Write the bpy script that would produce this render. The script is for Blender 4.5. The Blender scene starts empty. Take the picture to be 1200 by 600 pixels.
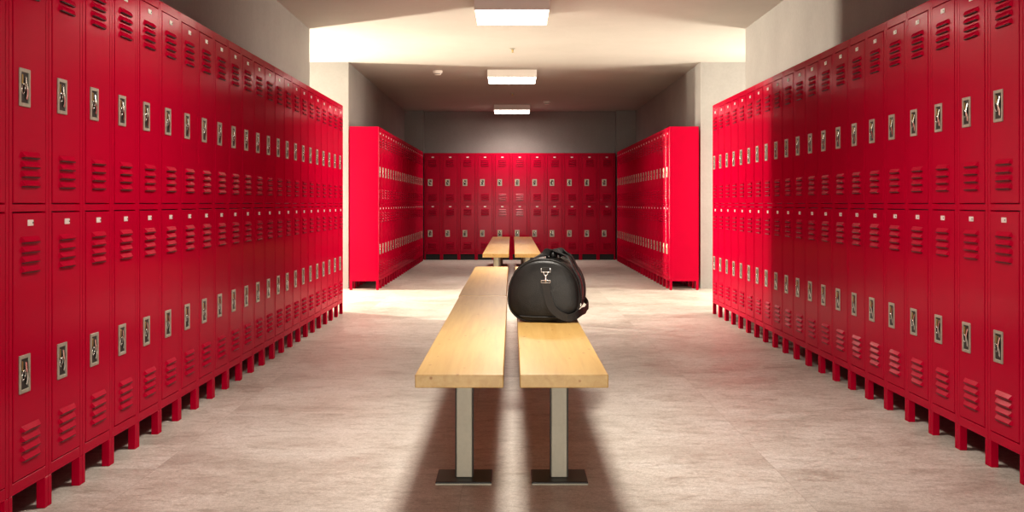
import bpy, bmesh, math, random
from mathutils import Vector, Matrix
random.seed(7)
scene = bpy.context.scene
C = scene.collection
PI = math.pi

# ------------------------------------------------------------------ materials
def new_mat(name):
    m = bpy.data.materials.new(name); m.use_nodes = True
    nt = m.node_tree; b = nt.nodes['Principled BSDF']
    return m, nt, b
def N(nt, t, **kw):
    n = nt.nodes.new(t)
    for k, v in kw.items():
        if k in n.inputs.keys(): n.inputs[k].default_value = v
        else: setattr(n, k, v)
    return n
def ramp(nt, fac, stops):
    r = nt.nodes.new('ShaderNodeValToRGB')
    el = r.color_ramp.elements
    while len(el) < len(stops): el.new(0.5)
    for e, (p, c) in zip(el, stops):
        e.position = p; e.color = (c[0], c[1], c[2], 1)
    nt.links.new(fac, r.inputs['Fac']); return r
def plain(name, col, rough=.5, metal=0., noise=0., nscale=60, bump=0., bscale=200, spec=.5, coat=0.):
    m, nt, b = new_mat(name)
    b.inputs['Base Color'].default_value = (*col, 1)
    b.inputs['Roughness'].default_value = rough
    b.inputs['Metallic'].default_value = metal
    b.inputs['Specular IOR Level'].default_value = spec
    b.inputs['Coat Weight'].default_value = coat; b.inputs['Coat Roughness'].default_value = .15
    tc = N(nt, 'ShaderNodeTexCoord')
    n = N(nt, 'ShaderNodeTexNoise', Scale=nscale, Detail=6.)
    nt.links.new(tc.outputs['Object'], n.inputs['Vector'])
    k = noise
    r = ramp(nt, n.outputs['Fac'], [(.3, [c*(1-k) for c in col]), (.7, [min(1, c*(1+k)) for c in col])])
    nt.links.new(r.outputs['Color'], b.inputs['Base Color'])
    if bump:
        n2 = N(nt, 'ShaderNodeTexNoise', Scale=bscale, Detail=3.)
        nt.links.new(tc.outputs['Object'], n2.inputs['Vector'])
        bp = N(nt, 'ShaderNodeBump', Strength=bump, Distance=.002)
        nt.links.new(n2.outputs['Fac'], bp.inputs['Height'])
        nt.links.new(bp.outputs['Normal'], b.inputs['Normal'])
        if coat: nt.links.new(bp.outputs['Normal'], b.inputs['Coat Normal'])
    return m

M = {}
M['red'] = plain('red_paint', (.375, .0006, .0275), .45, noise=.04, nscale=3, bump=.12, bscale=170, spec=0., coat=.2)
M['dark'] = plain('recess_shade', (.012, .011, .010), .5)  # near-black shade of gaps, slots and recesses, put into the colour
M['steel'] = plain('brushed_steel', (.37, .35, .29), .36, metal=.4, noise=.12, nscale=90)
M['chrome'] = plain('chrome', (.55, .54, .51), .22, metal=1.)
M['bag_chrome'] = plain('bag_chrome', (.85, .84, .82), .18, metal=.6)
M['brass'] = plain('brass_bit', (.62, .46, .18), .3, metal=1.)
M['plate'] = plain('plate_metal', (.68, .66, .62), .35, metal=.15)
M['white'] = plain('white_enamel', (.78, .75, .71), .45)
M['post'] = plain('post_enamel', (.40, .385, .31), .45, noise=.04)
M['post_dark'] = plain('post_dark_edge', (.03, .028, .024), .5)
M['black_metal'] = plain('black_metal', (.013, .013, .014), .4)
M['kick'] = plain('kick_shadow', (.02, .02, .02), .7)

def emis(name, col, s):
    m, nt, b = new_mat(name)
    b.inputs['Base Color'].default_value = (.9, .9, .9, 1)
    b.inputs['Emission Color'].default_value = (*col, 1)
    b.inputs['Emission Strength'].default_value = s
    return m
M['lamp'] = emis('lamp_lens', (1., .92, .80), 15.)
M['lamp_near'] = emis('lamp_lens_near', (1., .93, .83), 15.)
M['lamp_far'] = emis('lamp_lens_far', (1., .92, .82), 15.)

# leather
def leather():
    m, nt, b = new_mat('black_leather')
    tc = N(nt, 'ShaderNodeTexCoord')
    v = N(nt, 'ShaderNodeTexVoronoi', Scale=260.)
    n = N(nt, 'ShaderNodeTexNoise', Scale=9., Detail=5., Distortion=.6)
    for q in (v, n): nt.links.new(tc.outputs['Object'], q.inputs['Vector'])
    r = ramp(nt, n.outputs['Fac'], [(.3, (.012, .012, .012)), (.75, (.030, .029, .028))])
    nt.links.new(r.outputs['Color'], b.inputs['Base Color'])
    b.inputs['Roughness'].default_value = .38; b.inputs['Specular IOR Level'].default_value = .3
    b1 = N(nt, 'ShaderNodeBump', Strength=.35, Distance=.001); nt.links.new(v.outputs['Distance'], b1.inputs['Height'])
    b2 = N(nt, 'ShaderNodeBump', Strength=.3, Distance=.008); nt.links.new(n.outputs['Fac'], b2.inputs['Height'])
    nt.links.new(b1.outputs['Normal'], b2.inputs['Normal']); nt.links.new(b2.outputs['Normal'], b.inputs['Normal'])
    return m
M['leather'] = leather()
def webbing():
    m, nt, b = new_mat('black_webbing')
    tc = N(nt, 'ShaderNodeTexCoord')
    w = N(nt, 'ShaderNodeTexWave', Scale=150., Distortion=.3)
    nt.links.new(tc.outputs['Object'], w.inputs['Vector'])
    r = ramp(nt, w.outputs['Fac'], [(0, (.012, .012, .012)), (1, (.035, .035, .034))])
    nt.links.new(r.outputs['Color'], b.inputs['Base Color']); b.inputs['Roughness'].default_value = .6
    bp = N(nt, 'ShaderNodeBump', Strength=.3, Distance=.001); nt.links.new(w.outputs['Fac'], bp.inputs['Height'])
    nt.links.new(bp.outputs['Normal'], b.inputs['Normal'])
    return m
M['web'] = webbing()

def wood():
    m, nt, b = new_mat('maple_wood')
    tc = N(nt, 'ShaderNodeTexCoord')
    oi = N(nt, 'ShaderNodeObjectInfo')
    off = N(nt, 'ShaderNodeVectorMath', operation='MULTIPLY_ADD')
    nt.links.new(oi.outputs['Random'], off.inputs[0]); off.inputs[1].default_value = (7, 13, 5)
    nt.links.new(tc.outputs['Object'], off.inputs[2])
    mp = N(nt, 'ShaderNodeMapping'); mp.inputs['Scale'].default_value = (22, .9, 22)
    nt.links.new(off.outputs[0], mp.inputs['Vector'])
    n = N(nt, 'ShaderNodeTexNoise', Scale=1.6, Detail=9., Roughness=.62, Distortion=.5)
    nt.links.new(mp.outputs[0], n.inputs['Vector'])
    r = ramp(nt, n.outputs['Fac'], [(.25, (.47, .285, .095)), (.5, (.555, .365, .135)), (.75, (.62, .43, .18))])
    # plank strips along the length
    sx = N(nt, 'ShaderNodeSeparateXYZ'); nt.links.new(tc.outputs['Object'], sx.inputs[0])
    mu = N(nt, 'ShaderNodeMath', operation='MULTIPLY'); mu.inputs[1].default_value = 13.5; nt.links.new(sx.outputs['X'], mu.inputs[0])
    fl = N(nt, 'ShaderNodeMath', operation='FLOOR'); nt.links.new(mu.outputs[0], fl.inputs[0])
    wn = N(nt, 'ShaderNodeTexWhiteNoise', noise_dimensions='1D'); nt.links.new(fl.outputs[0], wn.inputs['W'])
    pr = ramp(nt, wn.outputs['Value'], [(0, (.93, .93, .93)), (1, (1, 1, 1))])
    mx = N(nt, 'ShaderNodeMix', data_type='RGBA', blend_type='MULTIPLY'); mx.inputs[0].default_value = 1
    nt.links.new(r.outputs['Color'], mx.inputs[6]); nt.links.new(pr.outputs['Color'], mx.inputs[7])
    # knots
    mp2 = N(nt, 'ShaderNodeMapping'); mp2.inputs['Scale'].default_value = (14, 6.5, 14)
    nt.links.new(off.outputs[0], mp2.inputs['Vector'])
    v = N(nt, 'ShaderNodeTexVoronoi', Scale=1.1); nt.links.new(mp2.outputs[0], v.inputs['Vector'])
    kr = ramp(nt, v.outputs['Distance'], [(.0, (.28, .15, .08)), (.07, (.62, .42, .28)), (.115, (1, 1, 1))])
    mx2 = N(nt, 'ShaderNodeMix', data_type='RGBA', blend_type='MULTIPLY'); mx2.inputs[0].default_value = .8
    nt.links.new(mx.outputs[2], mx2.inputs[6]); nt.links.new(kr.outputs['Color'], mx2.inputs[7])
    tr = ramp(nt, oi.outputs['Random'], [(0, (.84, .82, .80)), (1, (1.04, 1.03, 1.0))])
    mx3 = N(nt, 'ShaderNodeMix', data_type='RGBA', blend_type='MULTIPLY'); mx3.inputs[0].default_value = 1
    nt.links.new(mx2.outputs[2], mx3.inputs[6]); nt.links.new(tr.outputs['Color'], mx3.inputs[7])
    nt.links.new(mx3.outputs[2], b.inputs['Base Color'])
    b.inputs['Roughness'].default_value = .33; b.inputs['Specular IOR Level'].default_value = .4
    return m
M['wood'] = wood()

def wallmat(name, col, k=.10):
    m, nt, b = new_mat(name)
    tc = N(nt, 'ShaderNodeTexCoord')
    n = N(nt, 'ShaderNodeTexNoise', Scale=1.3, Detail=8., Roughness=.65)
    n2 = N(nt, 'ShaderNodeTexNoise', Scale=35., Detail=5.)
    for q in (n, n2): nt.links.new(tc.outputs['Object'], q.inputs['Vector'])
    mm = N(nt, 'ShaderNodeMath', operation='MULTIPLY_ADD'); mm.inputs[1].default_value = .35
    nt.links.new(n2.outputs['Fac'], mm.inputs[0]); nt.links.new(n.outputs['Fac'], mm.inputs[2])
    r = ramp(nt, mm.outputs[0], [(.45, [c*(1-k) for c in col]), (.9, [c*(1+k) for c in col])])
    nt.links.new(r.outputs['Color'], b.inputs['Base Color'])
    b.inputs['Roughness'].default_value = .75; b.inputs['Specular IOR Level'].default_value = .25
    bp = N(nt, 'ShaderNodeBump', Strength=.12, Distance=.003); nt.links.new(n2.outputs['Fac'], bp.inputs['Height'])
    nt.links.new(bp.outputs['Normal'], b.inputs['Normal'])
    return m
M['wall'] = wallmat('plaster_wall', (.28, .27, .258))
M['ceil'] = wallmat('plaster_ceiling', (.41, .39, .36), .05)

def floormat():
    m, nt, b = new_mat('stone_tile_floor')
    tc = N(nt, 'ShaderNodeTexCoord')
    s = N(nt, 'ShaderNodeSeparateXYZ'); nt.links.new(tc.outputs['Object'], s.inputs[0])
    def mth(op, a, v=None, vv=None):
        n = N(nt, 'ShaderNodeMath', operation=op)
        nt.links.new(a, n.inputs[0])
        if v is not None: n.inputs[1].default_value = v
        if vv is not None: nt.links.new(vv, n.inputs[1])
        return n.outputs[0]
    lines = []; cells = []
    for out, off, size in (('X', .18, 1.2), ('Y', .22, 1.2)):
        a = mth('ADD', s.outputs[out], off+120); d = mth('DIVIDE', a, size)
        fr = mth('FRACT', d); c = mth('ABSOLUTE', mth('SUBTRACT', fr, .5))
        lines.append(mth('GREATER_THAN', c, .5-.0016/size)); cells.append(mth('FLOOR', d))
    line = mth('MAXIMUM', lines[0], vv=lines[1])
    cx = N(nt, 'ShaderNodeCombineXYZ'); nt.links.new(cells[0], cx.inputs[0]); nt.links.new(cells[1], cx.inputs[1])
    wn = N(nt, 'ShaderNodeTexWhiteNoise'); nt.links.new(cx.outputs[0], wn.inputs['Vector'])
    # streaky stone pattern, shifted per tile
    vm = N(nt, 'ShaderNodeVectorMath', operation='MULTIPLY_ADD'); vm.inputs[1].default_value = (9, 9, 9)
    nt.links.new(wn.outputs['Color'], vm.inputs[0]); nt.links.new(tc.outputs['Object'], vm.inputs[2])
    mp = N(nt, 'ShaderNodeMapping'); mp.inputs['Scale'].default_value = (1., 1.1, 1)
    nt.links.new(vm.outputs[0], mp.inputs['Vector'])
    n1 = N(nt, 'ShaderNodeTexNoise', Scale=1.7, Detail=12., Roughness=.72, Distortion=.4)
    n2 = N(nt, 'ShaderNodeTexNoise', Scale=75., Detail=6., Roughness=.75)
    n3 = N(nt, 'ShaderNodeTexNoise', Scale=3.2, Detail=12., Roughness=.78, Distortion=.8)
    for q in (n1, n2, n3): nt.links.new(mp.outputs[0], q.inputs['Vector'])
    r1 = ramp(nt, n1.outputs['Fac'], [(.3, (.45, .415, .365)), (.5, (.62, .585, .53)), (.72, (.73, .70, .655))])
    r2 = ramp(nt, n2.outputs['Fac'], [(.38, (.72, .71, .70)), (.6, (1.05, 1.05, 1.05))])
    r3 = ramp(nt, n3.outputs['Fac'], [(.33, (.55, .50, .45)), (.43, (1, 1, 1))])
    def mul(a, c, f):
        x = N(nt, 'ShaderNodeMix', data_type='RGBA', blend_type='MULTIPLY'); x.inputs[0].default_value = f
        nt.links.new(a, x.inputs[6]); nt.links.new(c, x.inputs[7]); return x.outputs[2]
    c = mul(mul(r1.outputs[0], r2.outputs[0], .8), r3.outputs[0], .65)
    mp4 = N(nt, 'ShaderNodeMapping'); mp4.inputs['Scale'].default_value = (1., 1.9, 1)
    nt.links.new(vm.outputs[0], mp4.inputs['Vector'])
    n4 = N(nt, 'ShaderNodeTexNoise', Scale=9., Detail=14., Roughness=.8, Distortion=.3); nt.links.new(mp4.outputs[0], n4.inputs['Vector'])
    r4 = ramp(nt, n4.outputs['Fac'], [(.36, (.60, .565, .53)), (.50, (1, 1, 1)), (.70, (1.1, 1.1, 1.1))])
    c = mul(c, r4.outputs[0], .75)
    n5 = N(nt, 'ShaderNodeTexNoise', Scale=240., Detail=3.); nt.links.new(tc.outputs['Object'], n5.inputs['Vector'])
    r5 = ramp(nt, n5.outputs['Fac'], [(.36, (.66, .65, .64)), (.52, (1, 1, 1))])
    c = mul(c, r5.outputs[0], .7)
    wr = ramp(nt, wn.outputs['Value'], [(0, (.90, .90, .90)), (1, (1.0, 1.0, 1.0))])
    c = mul(c, wr.outputs[0], 1)
    lr = ramp(nt, line, [(0, (1, 1, 1)), (1, (.84, .83, .82))])
    c = mul(c, lr.outputs[0], 1)
    nt.links.new(c, b.inputs['Base Color'])
    rr = ramp(nt, n1.outputs['Fac'], [(.3, (.36,)*3), (.7, (.50,)*3)])
    nt.links.new(rr.outputs[0], b.inputs['Roughness'])
    b.inputs['Specular IOR Level'].default_value = .45
    bp = N(nt, 'ShaderNodeBump', Strength=.25, Distance=.003); nt.links.new(n2.outputs['Fac'], bp.inputs['Height'])
    nt.links.new(bp.outputs['Normal'], b.inputs['Normal'])
    return m
M['floor'] = floormat()

# ------------------------------------------------------------------ mesh helpers
class MB:
    def __init__(s): s.bm = bmesh.new(); s.mats = []
    def mi(s, m):
        if m not in s.mats: s.mats.append(m)
        return s.mats.index(m)
    def _join(s, tb, m, smooth=False):
        i = s.mi(m); vm = {}
        for v in tb.verts: vm[v] = s.bm.verts.new(v.co)
        for f in tb.faces:
            try:
                g = s.bm.faces.new([vm[v] for v in f.verts]); g.material_index = i; g.smooth = smooth
            except ValueError: pass
        tb.free()
    def box(s, x0, x1, y0, y1, z0, z1, m, bev=0, seg=1):
        tb = bmesh.new(); bmesh.ops.create_cube(tb, size=1)
        for v in tb.verts:
            v.co = Vector(((x0+x1)/2+v.co.x*(x1-x0), (y0+y1)/2+v.co.y*(y1-y0), (z0+z1)/2+v.co.z*(z1-z0)))
        if bev: bmesh.ops.bevel(tb, geom=tb.edges[:], offset=bev, segments=seg, affect='EDGES', profile=.5)
        s._join(tb, m)
        return s
    def poly(s, pts, faces, m, smooth=False):
        tb = bmesh.new(); vs = [tb.verts.new(p) for p in pts]
        for f in faces: tb.faces.new([vs[i] for i in f])
        bmesh.ops.recalc_face_normals(tb, faces=tb.faces[:])
        s._join(tb, m, smooth); return s
    def lathe(s, prof, m, seg=24, loc=(0, 0, 0), rot=None, smooth=True):
        pts = []; faces = []
        n = len(prof)
        for k in range(seg):
            a = 2*PI*k/seg
            for r, z in prof:
                p = Vector((r*math.cos(a), r*math.sin(a), z))
                if rot: p = rot @ p
                pts.append(p+Vector(loc))
        for k in range(seg):
            k2 = (k+1) % seg
            for j in range(n-1): faces.append((k*n+j, k2*n+j, k2*n+j+1, k*n+j+1))
        faces.append([k*n for k in range(seg)][::-1]); faces.append([k*n+n-1 for k in range(seg)])
        return s.poly(pts, faces, m, smooth)
    def tube(s, path, r, m, seg=8, closed=False):
        path = [Vector(p) for p in path]; n = len(path); pts = []; faces = []
        up = None
        for i, p in enumerate(path):
            a = path[(i-1) % n] if (closed or i > 0) else p
            c = path[(i+1) % n] if (closed or i < n-1) else p
            t = (c-a).normalized()
            if up is None:
                up = t.orthogonal().normalized()
            u = (up-t*up.dot(t)).normalized(); up = u; w = t.cross(u)
            for k in range(seg):
                an = 2*PI*k/seg; pts.append(p+r*(math.cos(an)*u+math.sin(an)*w))
        for i in range(n if closed else n-1):
            i2 = (i+1) % n
            for k in range(seg): faces.append((i*seg+k, i*seg+(k+1) % seg, i2*seg+(k+1) % seg, i2*seg+k))
        if not closed:
            faces.append(tuple(range(seg))[::-1]); faces.append(tuple((n-1)*seg+k for k in range(seg)))
        return s.poly(pts, faces, m, True)
    def ribbon(s, path, side, width, th, m):
        """flat band along path; side = list of width directions"""
        n = len(path); pts = []; faces = []
        for i in range(n):
            p = path[i]; t = (path[min(i+1, n-1)]-path[max(i-1, 0)]).normalized()
            w = (side[i]-t*side[i].dot(t)).normalized(); nn = t.cross(w)
            for a, c in ((-1, -1), (1, -1), (1, 1), (-1, 1)):
                pts.append(p+w*a*width/2+nn*c*th/2)
        for i in range(n-1):
            for k in range(4): faces.append((i*4+k, i*4+(k+1) % 4, i*4+4+(k+1) % 4, i*4+4+k))
        faces.append((3, 2, 1, 0)); faces.append(tuple((n-1)*4+k for k in range(4)))
        return s.poly(pts, faces, m, False)
    def mesh(s, name):
        me = bpy.data.meshes.new(name); s.bm.to_mesh(me); s.bm.free()
        for m in s.mats: me.materials.append(m)
        return me
    def build(s, name, parent=None, loc=(0, 0, 0)):
        o = bpy.data.objects.new(name, s.mesh(name)); C.objects.link(o)
        o.location = loc
        if parent: o.parent = parent
        return o
def crom(pts, k=8):
    P = [Vector(p) for p in pts]; out = []
    for i in range(len(P)-1):
        a = P[max(i-1, 0)]; b = P[i]; c = P[i+1]; d = P[min(i+2, len(P)-1)]
        for j in range(k):
            t = j/k
            out.append(.5*((2*b)+(c-a)*t+(2*a-5*b+4*c-d)*t*t+(3*b-a-3*c+d)*t**3))
    out.append(P[-1]); return out

def thing(name, label, cat, loc=(0, 0, 0), rz=0, group=None):
    o = bpy.data.objects.new(name, None); C.objects.link(o); o.empty_display_size = .1
    o.location = loc; o.rotation_euler = (0, 0, rz); o['label'] = label; o['category'] = cat
    if group: o['group'] = group
    return o
def struct(name, mb, parent=None):
    o = mb.build(name, parent)
    if not parent: o['kind'] = 'structure'
    return o
def dup(root, loc, rz, label):
    r = root.copy(); C.objects.link(r); r.location = loc; r.rotation_euler = (0, 0, rz); r['label'] = label
    for ch in list(root.children):
        c = ch.copy(); C.objects.link(c); c.parent = r
        for g in list(ch.children):
            d = g.copy(); C.objects.link(d); d.parent = c
    return r

# ------------------------------------------------------------------ the room
CEIL = 2.722
XL, XR = -1.965, 2.265          # side wall planes
YN, YF = 11.46, 14.19           # cross corridor
YB = 21.80
Y0 = -4.0
XO = 6.6
T = .2
struct('floor', MB().box(-XO-T, XO+T, Y0-T, YB+T, -.1, 0, M['floor']))
struct('ceiling', MB().box(-XO-T, XO+T, Y0-T, YB+T, CEIL, CEIL+.1, M['ceil']))
def wall(n, *a): return struct(n, MB().box(*a, M['wall']))
wall('wall_left', XL-T, XL, Y0, YN, 0, CEIL)
wall('wall_right', XR, XR+T, Y0, YN, 0, CEIL)
wall('wall_left_corridor_near', -XO, XL-T, YN-T, YN, 0, CEIL)
wall('wall_right_corridor_near', XR+T, XO, YN-T, YN, 0, CEIL)
wall('wall_left_corridor_far', -XO, XL-T, YF, YF+T, 0, CEIL)
wall('wall_right_corridor_far', XR+T, XO, YF, YF+T, 0, CEIL)
wall('wall_left_far', XL-T, XL, YF, YB, 0, CEIL)
wall('wall_right_far', XR, XR+T, YF, YB, 0, CEIL)
wall('wall_left_corridor_end', -XO-T, -XO, YN-T, YF+T, 0, CEIL)
wall('wall_right_corridor_end', XO, XO+T, YN-T, YF+T, 0, CEIL)
wall('wall_back', XL-T, XR+T, YB, YB+T, 0, CEIL)
wall('wall_front', XL-T, XR+T, Y0-T, Y0, 0, CEIL)
wall('trim_1', XL, -1.615, 21.60, YB, 0, CEIL)
wall('trim_2', 1.905, XR, 21.60, YB, 0, CEIL)

# ------------------------------------------------------------------ lockers
W = .3175; H = 1.937; D = .345; LEG = .105
def make_locker(W, label):
    t = thing('locker', label, 'locker', group='red metal lockers')
    g = .0006; x0, x1 = -W/2+g, W/2-g
    st = .026                                   # stile width
    R = M['red']
    b = MB()
    b.box(x0, x1, .022, D, LEG, H, R)
    bev = .0022
    b.box(x0, x0+st, 0, .0225, LEG, H, R, bev)
    b.box(x1-st, x1, 0, .0225, LEG, H, R, bev)
    zl0, zl1, zu0, zu1 = LEG+.037, 1.002, 1.026, H-.040
    b.box(x0+st-.001, x1-st+.001, .0008, .0225, LEG, zl0, R, .001)
    b.box(x0+st-.001, x1-st+.001, .0008, .0225, zl1, zu0, R, .001)
    b.box(x0+st-.001, x1-st+.001, .0008, .0225, zu1, H, R, .001)
    # dark sheets behind the door gaps, their shade put into the colour
    b.box(x0+st, x1-st, .0205, .0222, zl0, zl1, M['dark'])
    b.box(x0+st, x1-st, .0205, .0222, zu0, zu1, M['dark'])
    b.build('cabinet_body', t)
    for lx in (x0, x1-.029):
        for ly in (.001, D-.031):
            mb = MB()
            mb.box(lx+.0005, lx+.0285, ly, ly+.03, 0, LEG, R, .0015)
            mb.build('leg', t)
    if KICK:
        MB().box(x0+.03, x1-.03, .012, .016, .002, LEG, M['kick']).build('kick_shade', t)  # dark sheet standing in for the shade in the open gap between legs
    for z0, z1 in ((zu0, zu1), (zl0, zl1)):
        dx0, dx1 = x0+st+.0036, x1-st-.0036
        dz0, dz1 = z0+.0034, z1-.0042
        dm = MB()
        dm.box(dx0, dx1, -.0015, .019, dz0, dz1, R, .002)
        def louvre(zc):
            w = .143; h = .0215; d = .0108; xc = 0.0; f = -.0015
            o = 0.009
            P = [(xc-w/2, f+.001, zc+h/2), (xc+w/2, f+.001, zc+h/2), (xc+w/2, f+.001, zc-h/2), (xc-w/2, f+.001, zc-h/2),
                 (xc-w/2+o, f-d, zc-h/2+.0055), (xc+w/2-o, f-d, zc-h/2+.0055), (xc+w/2-o, f-d+.001, zc-h/2+.0015), (xc-w/2+o, f-d+.001, zc-h/2+.0015)]
            dm.poly(P, [(0, 1, 5, 4), (4, 5, 6, 7), (0, 4, 7, 3), (1, 2, 6, 5), (7, 6, 2, 3)], R)
            dm.box(xc-w/2+o, xc+w/2-o, f-.0085, f+.0005, zc-h/2-.0022, zc-h/2+.0008, M['dark'])  # dark slit that paints in the shadow beneath the louvre
        for k in range(4): louvre(dz1-.085-.032*k)
        for k in range(4): louvre(dz0+.065+.031*k)
        d = dm.build('door', t)
        # latch: steel surround, flat dark panel for the cup's shade, lift lever, hasp ring
        L = MB(); cx = dx0+.080; cz = dz0+.392-.055
        if z0 < 1: cz = .480
        else: cz = 1.402
        w, h, fr = .084, .123, (.021 if KICK else .0125)
        y1, y0 = -.0012, -.0065
        for a in ((cx-w/2, cx-w/2+fr, cz-h/2, cz+h/2), (cx+w/2-fr, cx+w/2, cz-h/2, cz+h/2),
                  (cx-w/2+fr-.001, cx+w/2-fr+.001, cz-h/2, cz-h/2+fr), (cx-w/2+fr-.001, cx+w/2-fr+.001, cz+h/2-fr, cz+h/2)):
            L.box(a[0], a[1], y0, y1, a[2], a[3], M['steel'], .0015)
        L.box(cx-w/2+fr, cx+w/2-fr, y1-.0012, y1, cz-h/2+fr, cz+h/2-fr, M['dark'])
        L.box(cx-.022, cx-.015, -.006, -.002, cz+.012, cz+.042, M['brass'], .001)
        L.tube([(cx-.014+.012*math.cos(a*PI/7), -.006-.002*math.sin(a*PI/7), cz-.004+.016*math.sin(a*PI/7)) for a in range(14)], .0022, M['chrome'], 6, True)
        lev = crom([(cx+.012, -.003, cz+.036), (cx+.007, -.006, cz+.018), (cx+.010, -.0085, cz), (cx+.017, -.006, cz-.022), (cx+.012, -.004, cz-.036)], 4)
        L.ribbon(lev, [Vector((1, 0, .1))]*len(lev), .013, .002, M['chrome'])
        L.build('latch', d)
        P = MB(); pz = dz1-.032
        P.box(-.022, .022, -.0045, -.0012, pz-.010, pz+.010, M['plate'], .0012)
        P.lathe([(.0022, 0), (.0022, .003)], M['dark'], 8, (.015, -.0042, pz), Matrix.Rotation(PI/2, 3, 'X'))
        P.build('name_plate', d)
    return t

ORD = ['', 'first', 'second', 'third', 'fourth', 'fifth', 'sixth', 'seventh', 'eighth', 'ninth', 'tenth', 'eleventh', 'twelfth',
       'thirteenth', 'fourteenth', 'fifteenth', 'sixteenth', 'seventeenth', 'eighteenth', 'nineteenth', 'twentieth', 'twenty-first',
       'twenty-second', 'twenty-third', 'twenty-fourth', 'twenty-fifth', 'twenty-sixth', 'twenty-seventh', 'twenty-eighth']
KICK = False
proto = None
def row(n, place, rz, lab, group):
    global proto
    for i in range(n):
        loc = place(i); label = lab(i)
        if proto is None:
            proto = make_locker(W, label); o = proto
            o.location = loc; o.rotation_euler = (0, 0, rz)
        else: o = dup(proto, loc, rz, label)
        o['group'] = group
PLX, PRX = -1.575, 1.865
row(26, lambda i: (PLX, 11.0-W*(i+.5), 0), PI/2,
    lambda i: 'red two-door locker ending the near left row beside the corridor opening' if i == 0 else
    'red two-door locker in the near left row, %s from its corridor end' % ORD[i+1], 'near left locker row')
row(24, lambda i: (PRX, 10.98-W*(i+.5), 0), -PI/2,
    lambda i: 'red two-door locker ending the near right row beside the corridor opening' if i == 0 else
    'red two-door locker in the near right row, %s from its corridor end' % ORD[i+1], 'near right locker row')
row(22, lambda i: (PLX-.003, 13.98+W*(i+.5), 0), PI/2,
    lambda i: 'red locker at the front of the far left row, its tall bright side showing' if i == 0 else
    'red two-door locker in the far left row, %s from its front end' % ORD[i+1], 'far left locker row')
row(22, lambda i: (PRX, 13.98+W*(i+.5), 0), -PI/2,
    lambda i: 'red locker at the front of the far right row, its tall bright side showing' if i == 0 else
    'red two-door locker in the far right row, %s from its front end' % ORD[i+1], 'far right locker row')
proto = None; KICK = True; W = .3155
row(11, lambda i: (-1.594+W*(i+.5), 21.41, 0), 0,
    lambda i: ['leftmost red locker facing the camera against the back wall', 'rightmost red locker facing the camera against the back wall'][i == 10]
    if i in (0, 10) else 'red locker facing the camera on the back wall, %s from the left' % ORD[i+1], 'back wall locker row')

# ------------------------------------------------------------------ benches
BT = .455
def make_bench(label):
    L = 3.345; w = .297
    t = thing('bench', label, 'bench', group='wooden locker room benches')
    MB().box(-w/2, w/2, 0, L, BT-.045, BT, M['wood'], .003, 2).build('bench_top', t)
    for py in (.455, L-.455):
        p = MB(); p.box(-.029, .029, py-.035, py+.035, .013, BT-.053, M['post'], .002)
        p.box(-.0335, -.0292, py-.037, py+.037, .013, BT-.053, M['post_dark'], .001).box(.0292, .0335, py-.037, py+.037, .013, BT-.053, M['post_dark'], .001)
        o = p.build('post', t)
        q = MB(); q.box(-.103, .103, py-.103, py+.103, 0, .012, M['black_metal'], .002)
        q.box(-.1032, .1032, py-.1034, py-.1028, .0005, .0055, M['post'])
        q.build('base_plate', t)
        MB().box(-.11, .11, py-.045, py+.045, BT-.0525, BT-.0455, M['black_metal'], .001).build('mounting_plate', t)
    return t
bl = [(-.177, 3.96, 'light wooden bench, nearest one on the left of the centre gap'),
      (.175, 3.96, 'light wooden bench with the black duffel bag standing on it'),
      (-.183, 7.345, 'light wooden bench end to end behind the nearest left bench'),
      (.178, 7.345, 'light wooden bench mostly hidden behind the black duffel bag'),
      (-.185, 13.43, 'light wooden bench beyond the corridor, left one of the front pair there'),
      (.182, 13.43, 'light wooden bench beyond the corridor, right one of the front pair there'),
      (-.185, 16.795, 'farthest light wooden bench on the left, before the back lockers'),
      (.182, 16.795, 'farthest light wooden bench on the right, before the back lockers')]
b0 = make_bench(bl[0][2]); b0.location = (bl[0][0], bl[0][1], 0)
for x, y, l in bl[1:]: dup(b0, (x, y, 0), 0, l)

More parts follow.
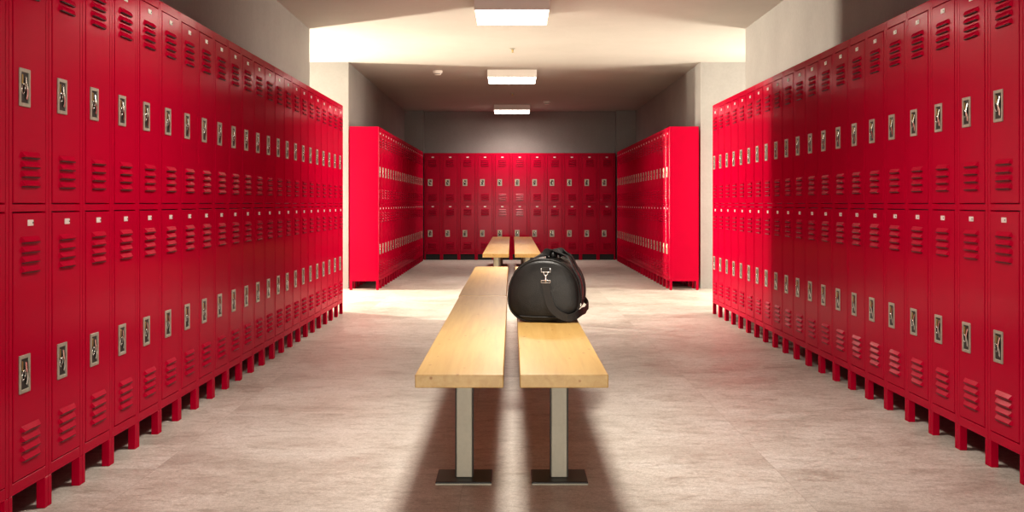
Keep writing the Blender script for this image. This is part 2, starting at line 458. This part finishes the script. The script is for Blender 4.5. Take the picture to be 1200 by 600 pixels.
# ------------------------------------------------------------------ duffel bag
def duffel():
    t = thing('duffel_bag', 'black leather duffel bag with shoulder strap standing on the right bench', 'bag', (.152, 5.68, BT+.001), -math.radians(7))
    hw, hh = .171, .300
    def sec(a, sc=1.):
        """D shaped section, a in 0..2pi from the bottom middle, counterclockwise"""
        s, c = math.sin(a), -math.cos(a)
        z = c
        x = math.copysign(abs(s)**.86, s)
        if z < 0: z = -abs(z)**.50 if True else z; 
        zc = .118
        if c < 0:
            x = math.copysign(abs(s)**.50, s)*(1-.15*abs(c)**3); zz = zc-zc*abs(c)**.86
        else: zz = zc+(hh-zc)*c**.93
        return Vector((hw*x*sc, 0, zc+(zz-zc)*sc if sc != 1 else zz))
    NS = 72; Lb = .47
    prof = [(.0, .0, -.004), (.0, .35, -.007), (.0, .70, -.004), (.0, .90, .002), (.0, .97, .007), (.0, 1., .016)]
    rings = []
    for _, s, y in prof[1:]: rings.append((s, y))
    for k in range(1, 16):
        u = k/16; rings.append((1.+.018*math.sin(PI*u)-.006*math.sin(3*PI*u), .016+(Lb-.032)*u))
    for _, s, y in prof[:0:-1]: rings.append((s, Lb-y))
    pts = []; faces = []
    for s, y in rings:
        for k in range(NS):
            a = 2*PI*k/NS
            p = sec(a)
            cz = .13
            q = Vector((p.x*s, y, cz+(p.z-cz)*s))
            if q.z < .002: q.z = .001
            # soft sag dents
            q.y += 0
            pts.append(q)
    n = len(rings)
    for i in range(n-1):
        for k in range(NS):
            faces.append((i*NS+k, i*NS+(k+1) % NS, (i+1)*NS+(k+1) % NS, (i+1)*NS+k))
    pts.append(Vector((0, -.007, .13))); pts.append(Vector((0, Lb+.007, .13)))
    for k in range(NS):
        faces.append((len(pts)-2, (k+1) % NS, k)); faces.append((len(pts)-1, (n-1)*NS+k, (n-1)*NS+(k+1) % NS))
    MB().poly(pts, faces, M['leather'], True).build('bag_body', t)
    for y in (.012, Lb-.012):
        path = []
        for k in range(NS):
            p = sec(2*PI*k/NS); path.append((p.x*1.004, y, max(.006, .13+(p.z-.13)*1.004)))
        MB().tube(path, .0045, M['leather'], 8, True).build('piping', t)
    # base panel seam on the end
    MB().tube(crom([(-.118, -.003, .030), (-.06, -.007, .026), (.02, -.008, .025), (.09, -.006, .026), (.13, -.002, .032)], 5), .003, M['leather'], 6).build('base_seam', t)
    # zip along the right shoulder with pull
    def surf(a, y, off=.0):
        p = sec(a); u = min(1, max(0, (y-.016)/(Lb-.032))); s = 1.+.018*math.sin(PI*u)-.006*math.sin(3*PI*u)
        q = Vector((p.x*s, y, .13+(p.z-.13)*s)); d = Vector((q.x, 0, q.z-.13)).normalized()
        return q+d*off
    # section angle grows from bottom (0) to the right (pi/2) to the top (pi)
    zp = []
    ang = [1.05, 1.05, 1.25, 1.6, 2.0, 2.4, 2.8, 3.14]
    for i in range(12): zp.append(surf(1.30+.0*i, .03+i*(Lb-.06)/11, .002))
    zb = MB(); zb.ribbon(zp, [Vector((0, 0, 1))]*12, .020, .003, M['web'])
    zs = MB()
    zo = zb.build('zip', t)
    for i in range(0, 1): pass
    zz = MB(); p0 = surf(1.30, .050, .006)
    zz.box(p0.x-.001, p0.x+.005, p0.y-.006, p0.y+.006, p0.z-.004, p0.z+.010, M['chrome'], .001)
    zz.box(p0.x+.003, p0.x+.0055, p0.y-.004, p0.y+.004, p0.z-.045, p0.z-.004, M['chrome'], .001)
    zz.build('zip_pull', zo)
    # handles: one from each flank, meeting above the top
    for sgn in (-1, 1):
        y1, y2 = .13, .34; ym = .235
        an = lambda a: a if sgn > 0 else 2*PI-a
        pk = Vector((.030+.019*sgn, ym, .328))
        path = [surf(an(1.35), y1, .003), surf(an(1.9), y1, .004), surf(an(2.35), y1+.005, .008)]
        path += [Vector((pk.x+sgn*.055, y1+.035, .310)), Vector((pk.x+sgn*.006, ym-.045, .325)), pk, Vector((pk.x+sgn*.006, ym+.045, .325)), Vector((pk.x+sgn*.055, y2-.035, .310))]
        path += [surf(an(2.35), y2-.005, .008), surf(an(1.9), y2, .004), surf(an(1.35), y2, .003)]
        pp = crom(path, 8); sd = []
        m = len(pp)
        for i in range(m):
            u = i/(m-1); k = math.exp(-((u-.5)/.16)**2)
            sd.append(Vector((.80*k, (1-k)*1.0, -.55*k*sgn)))
        MB().ribbon(pp, sd, .052, .007, M['web']).build('handle', t)
    g = MB(); gp = crom([(.028, .19, .312), (.028, .235, .318), (.028, .28, .312)], 6)
    rr = []
    g.tube(gp, .018, M['leather'], 14); g.build('handle_grip', t)
    # metal hardware on the front end
    hx = .012; yf = -.010
    hk = MB()
    hk.box(hx-.020, hx+.020, yf-.003, yf+.001, .246, .266, M['web'], .001)
    hk.tube([(hx-.022, yf-.006, .262), (hx-.022, yf-.006, .243), (hx+.022, yf-.006, .243), (hx+.022, yf-.006, .262)], .0022, M['bag_chrome'], 6)
    hk.build('strap_tab', t)
    cl = MB()
    cl.tube(crom([(hx-.010, yf-.008, .243), (hx-.008, yf-.010, .232), (hx, yf-.011, .227), (hx+.008, yf-.010, .232), (hx+.010, yf-.008, .243)], 4), .0022, M['bag_chrome'], 6)
    cl.lathe([(.004, 0), (.0045, .010), (.0035, .020), (.003, .030)], M['bag_chrome'], 10, (hx, yf-.011, .197))
    cl.tube([(hx-.022, yf-.009, .192), (hx-.022, yf-.009, .203), (hx+.022, yf-.009, .203), (hx+.022, yf-.009, .192), ], .0024, M['bag_chrome'], 6)
    cl.tube([(hx-.022, yf-.009, .192), (hx+.022, yf-.009, .192)], .0018, M['bag_chrome'], 6)
    cl.build('snap_hook', t)
    sp = crom([(hx, yf-.008, .196), (hx+.003, yf-.010, .165), (hx+.010, yf-.013, .125), (hx+.028, yf-.016, .078), (hx+.060, yf-.018, .045),
               (hx+.105, yf-.018, .026), (.148, -.014, .032), (.172, .015, .045), (.184, .080, .050), (.187, .16, .045), (.187, .25, .042),
               (.187, .34, .045), (.190, .43, .052), (.165, .485, .075), (.09, .492, .13), (.01, .487, .19)], 8)
    sd = []
    m = len(sp)
    for i in range(m):
        t_ = (sp[min(i+1, m-1)]-sp[max(i-1, 0)]).normalized()
        nrm = Vector((0, -1, 0)) if i < 40 else Vector((1, 0, 0))
        if 40 <= i < 64: nrm = Vector((0, -1, 0)).lerp(Vector((1, 0, 0)), (i-40)/24)
        if i >= 100: nrm = Vector((1, 0, 0)).lerp(Vector((0, 1, 0)), min(1, (i-100)/10))
        sd.append(nrm.cross(t_))
    MB().ribbon(sp, sd, .036, .003, M['web']).build('shoulder_strap', t)
duffel()

# ------------------------------------------------------------------ ceiling fittings
def make_lamp(label):
    t = thing('ceiling_light', label, 'ceiling light', group='box ceiling lights over the benches')
    w, l, h = .627, .84, .097
    MB().box(-w/2, w/2, 0, l, -h+.022, 0, M['white'], .003).box(-w/2, w/2, 0, .006, -h, -h+.025, M['white']).box(-w/2, w/2, l-.006, l, -h, -h+.025, M['white']).build('housing', t)
    n = 6; p = w/n; e = MB()
    for k in range(n):
        xc = -w/2+p*(k+.5); pts = []; m = 9
        for j in range(m):
            a = PI*j/(m-1)
            for y in (.0065, l-.0065): pts.append((xc-.044*math.cos(a), y, -h+.0120-.008*math.sin(a)))
        fs = [(2*j, 2*j+2, 2*j+3, 2*j+1) for j in range(m-1)]
        fs.append(tuple(range(0, 2*m, 2))); fs.append(tuple(range(1, 2*m, 2)))
        fs.append((0, 1, 2*m-1, 2*m-2))
        e.poly(pts, fs, M['lamp'], True)
    e.build('diffuser', t)
    return t
lx = .0
ls = [(9.75, 'white box ceiling light, the largest one above the near benches'),
      (14.96, 'white box ceiling light beyond the corridor, middle one of the three'),
      (20.28, 'white box ceiling light farthest away, close to the back lockers'),
      (4.5, 'white box ceiling light above the front end of the benches, out of frame'),
      (-.7, 'white box ceiling light behind the camera')]
l0 = make_lamp(ls[0][1]); l0.location = (lx, ls[0][0], CEIL)
for y, l in ls[1:]:
    q = dup(l0, (lx, y, CEIL), 0, l)
    if y > 14 or y < 9:
        for ch in q.children:
            if ch.name.startswith('diffuser'):
                ch.data = ch.data.copy(); ch.data.materials[0] = M['lamp_far' if y > 14 else 'lamp_near']

def detector(x, y, label):
    t = thing('smoke_detector', label, 'smoke detector', (x, y, CEIL))
    MB().lathe([(.060, -.030), (.062, -.006), (.062, 0)], M['white'], 28).build('base_ring', t)
    MB().lathe([(.020, -.056), (.036, -.054), (.042, -.046), (.042, -.031)], M['white'], 28).build('sensor_cap', t)
    MB().box(-.035, .035, -.044, -.040, -.046, -.040, M['dark']).build('vent_slot', t)
detector(-.95, 15.1, 'round white smoke detector left of the middle ceiling light')
detector(.578, 19.6, 'round white smoke detector right of the farthest ceiling light')
def sprinkler(y, label):
    t = thing('sprinkler_head', label, 'sprinkler', (.006, y, CEIL))
    MB().lathe([(.012, -.012), (.030, -.008), (.033, 0)], M['steel'], 20).build('escutcheon', t)
    f = MB(); f.lathe([(.005, -.034), (.006, -.012)], M['brass'], 8)
    for s in (-1, 1): f.tube([(s*.006, 0, -.012), (s*.012, 0, -.024), (s*.003, 0, -.040)], .002, M['brass'], 6)
    f.build('frame_arms', t)
    MB().lathe([(.017, -.044), (.017, -.041), (.003, -.040)], M['brass'], 16).build('deflector', t)
sprinkler(12.92, 'small sprinkler head between the largest and middle ceiling lights')
sprinkler(18.15, 'small sprinkler head between the middle and farthest ceiling lights')

# ------------------------------------------------------------------ lights
def area(name, loc, target, sx, sy, power, col, spread=PI):
    l = bpy.data.lights.new(name, 'AREA'); l.shape = 'RECTANGLE'; l.size = sx; l.size_y = sy
    l.energy = power; l.color = col; l.spread = spread
    o = bpy.data.objects.new(name, l); C.objects.link(o); o.location = loc
    o.rotation_euler = (Vector(target)-Vector(loc)).to_track_quat('-Z', 'Y').to_euler()
    return o
for y, pw in ((9.75, 44), (14.96, 34), (20.28, 34), (4.5, 62), (-.7, 10)):
    area('ceiling_lamp', (lx, y+.42, CEIL-.102), (lx, y+.42, 0), .38, .80, pw, (1, .93, .83), math.radians(146))
area('corridor_light_left', (-4.6, 13.48, 1.25), (1.9, 10.3, 1.15), .15, 1.7, 720, (1, .89, .72), math.radians(150))
area('corridor_light_right', (4.35, 13.0, 1.4), (0, 12.2, 1.3), .9, 2.2, 310, (1, .90, .75))
area('front_fill', (0, -3.7, .62), (0, 4, .62), 2.2, .5, 300, (1, .92, .82))  # added low fill behind the camera, brightens bench fronts and posts

w = bpy.data.worlds.new('world'); scene.world = w; w.use_nodes = True
w.node_tree.nodes['Background'].inputs[0].default_value = (.5, .48, .45, 1)
w.node_tree.nodes['Background'].inputs[1].default_value = .15

# ------------------------------------------------------------------ camera
cam = bpy.data.cameras.new('camera'); co = bpy.data.objects.new('camera', cam); C.objects.link(co)
co.location = (0, 0, 1.03); co.rotation_euler = (PI/2, 0, 0)
cam.sensor_width = 36; cam.lens = 1384/1200*36; cam.shift_y = -62/1200; cam.shift_x = 0
cam.clip_start = .05
scene.camera = co
scene.view_settings.view_transform = 'Standard'
scene.view_settings.look = 'Medium High Contrast'
scene.view_settings.exposure = -.34
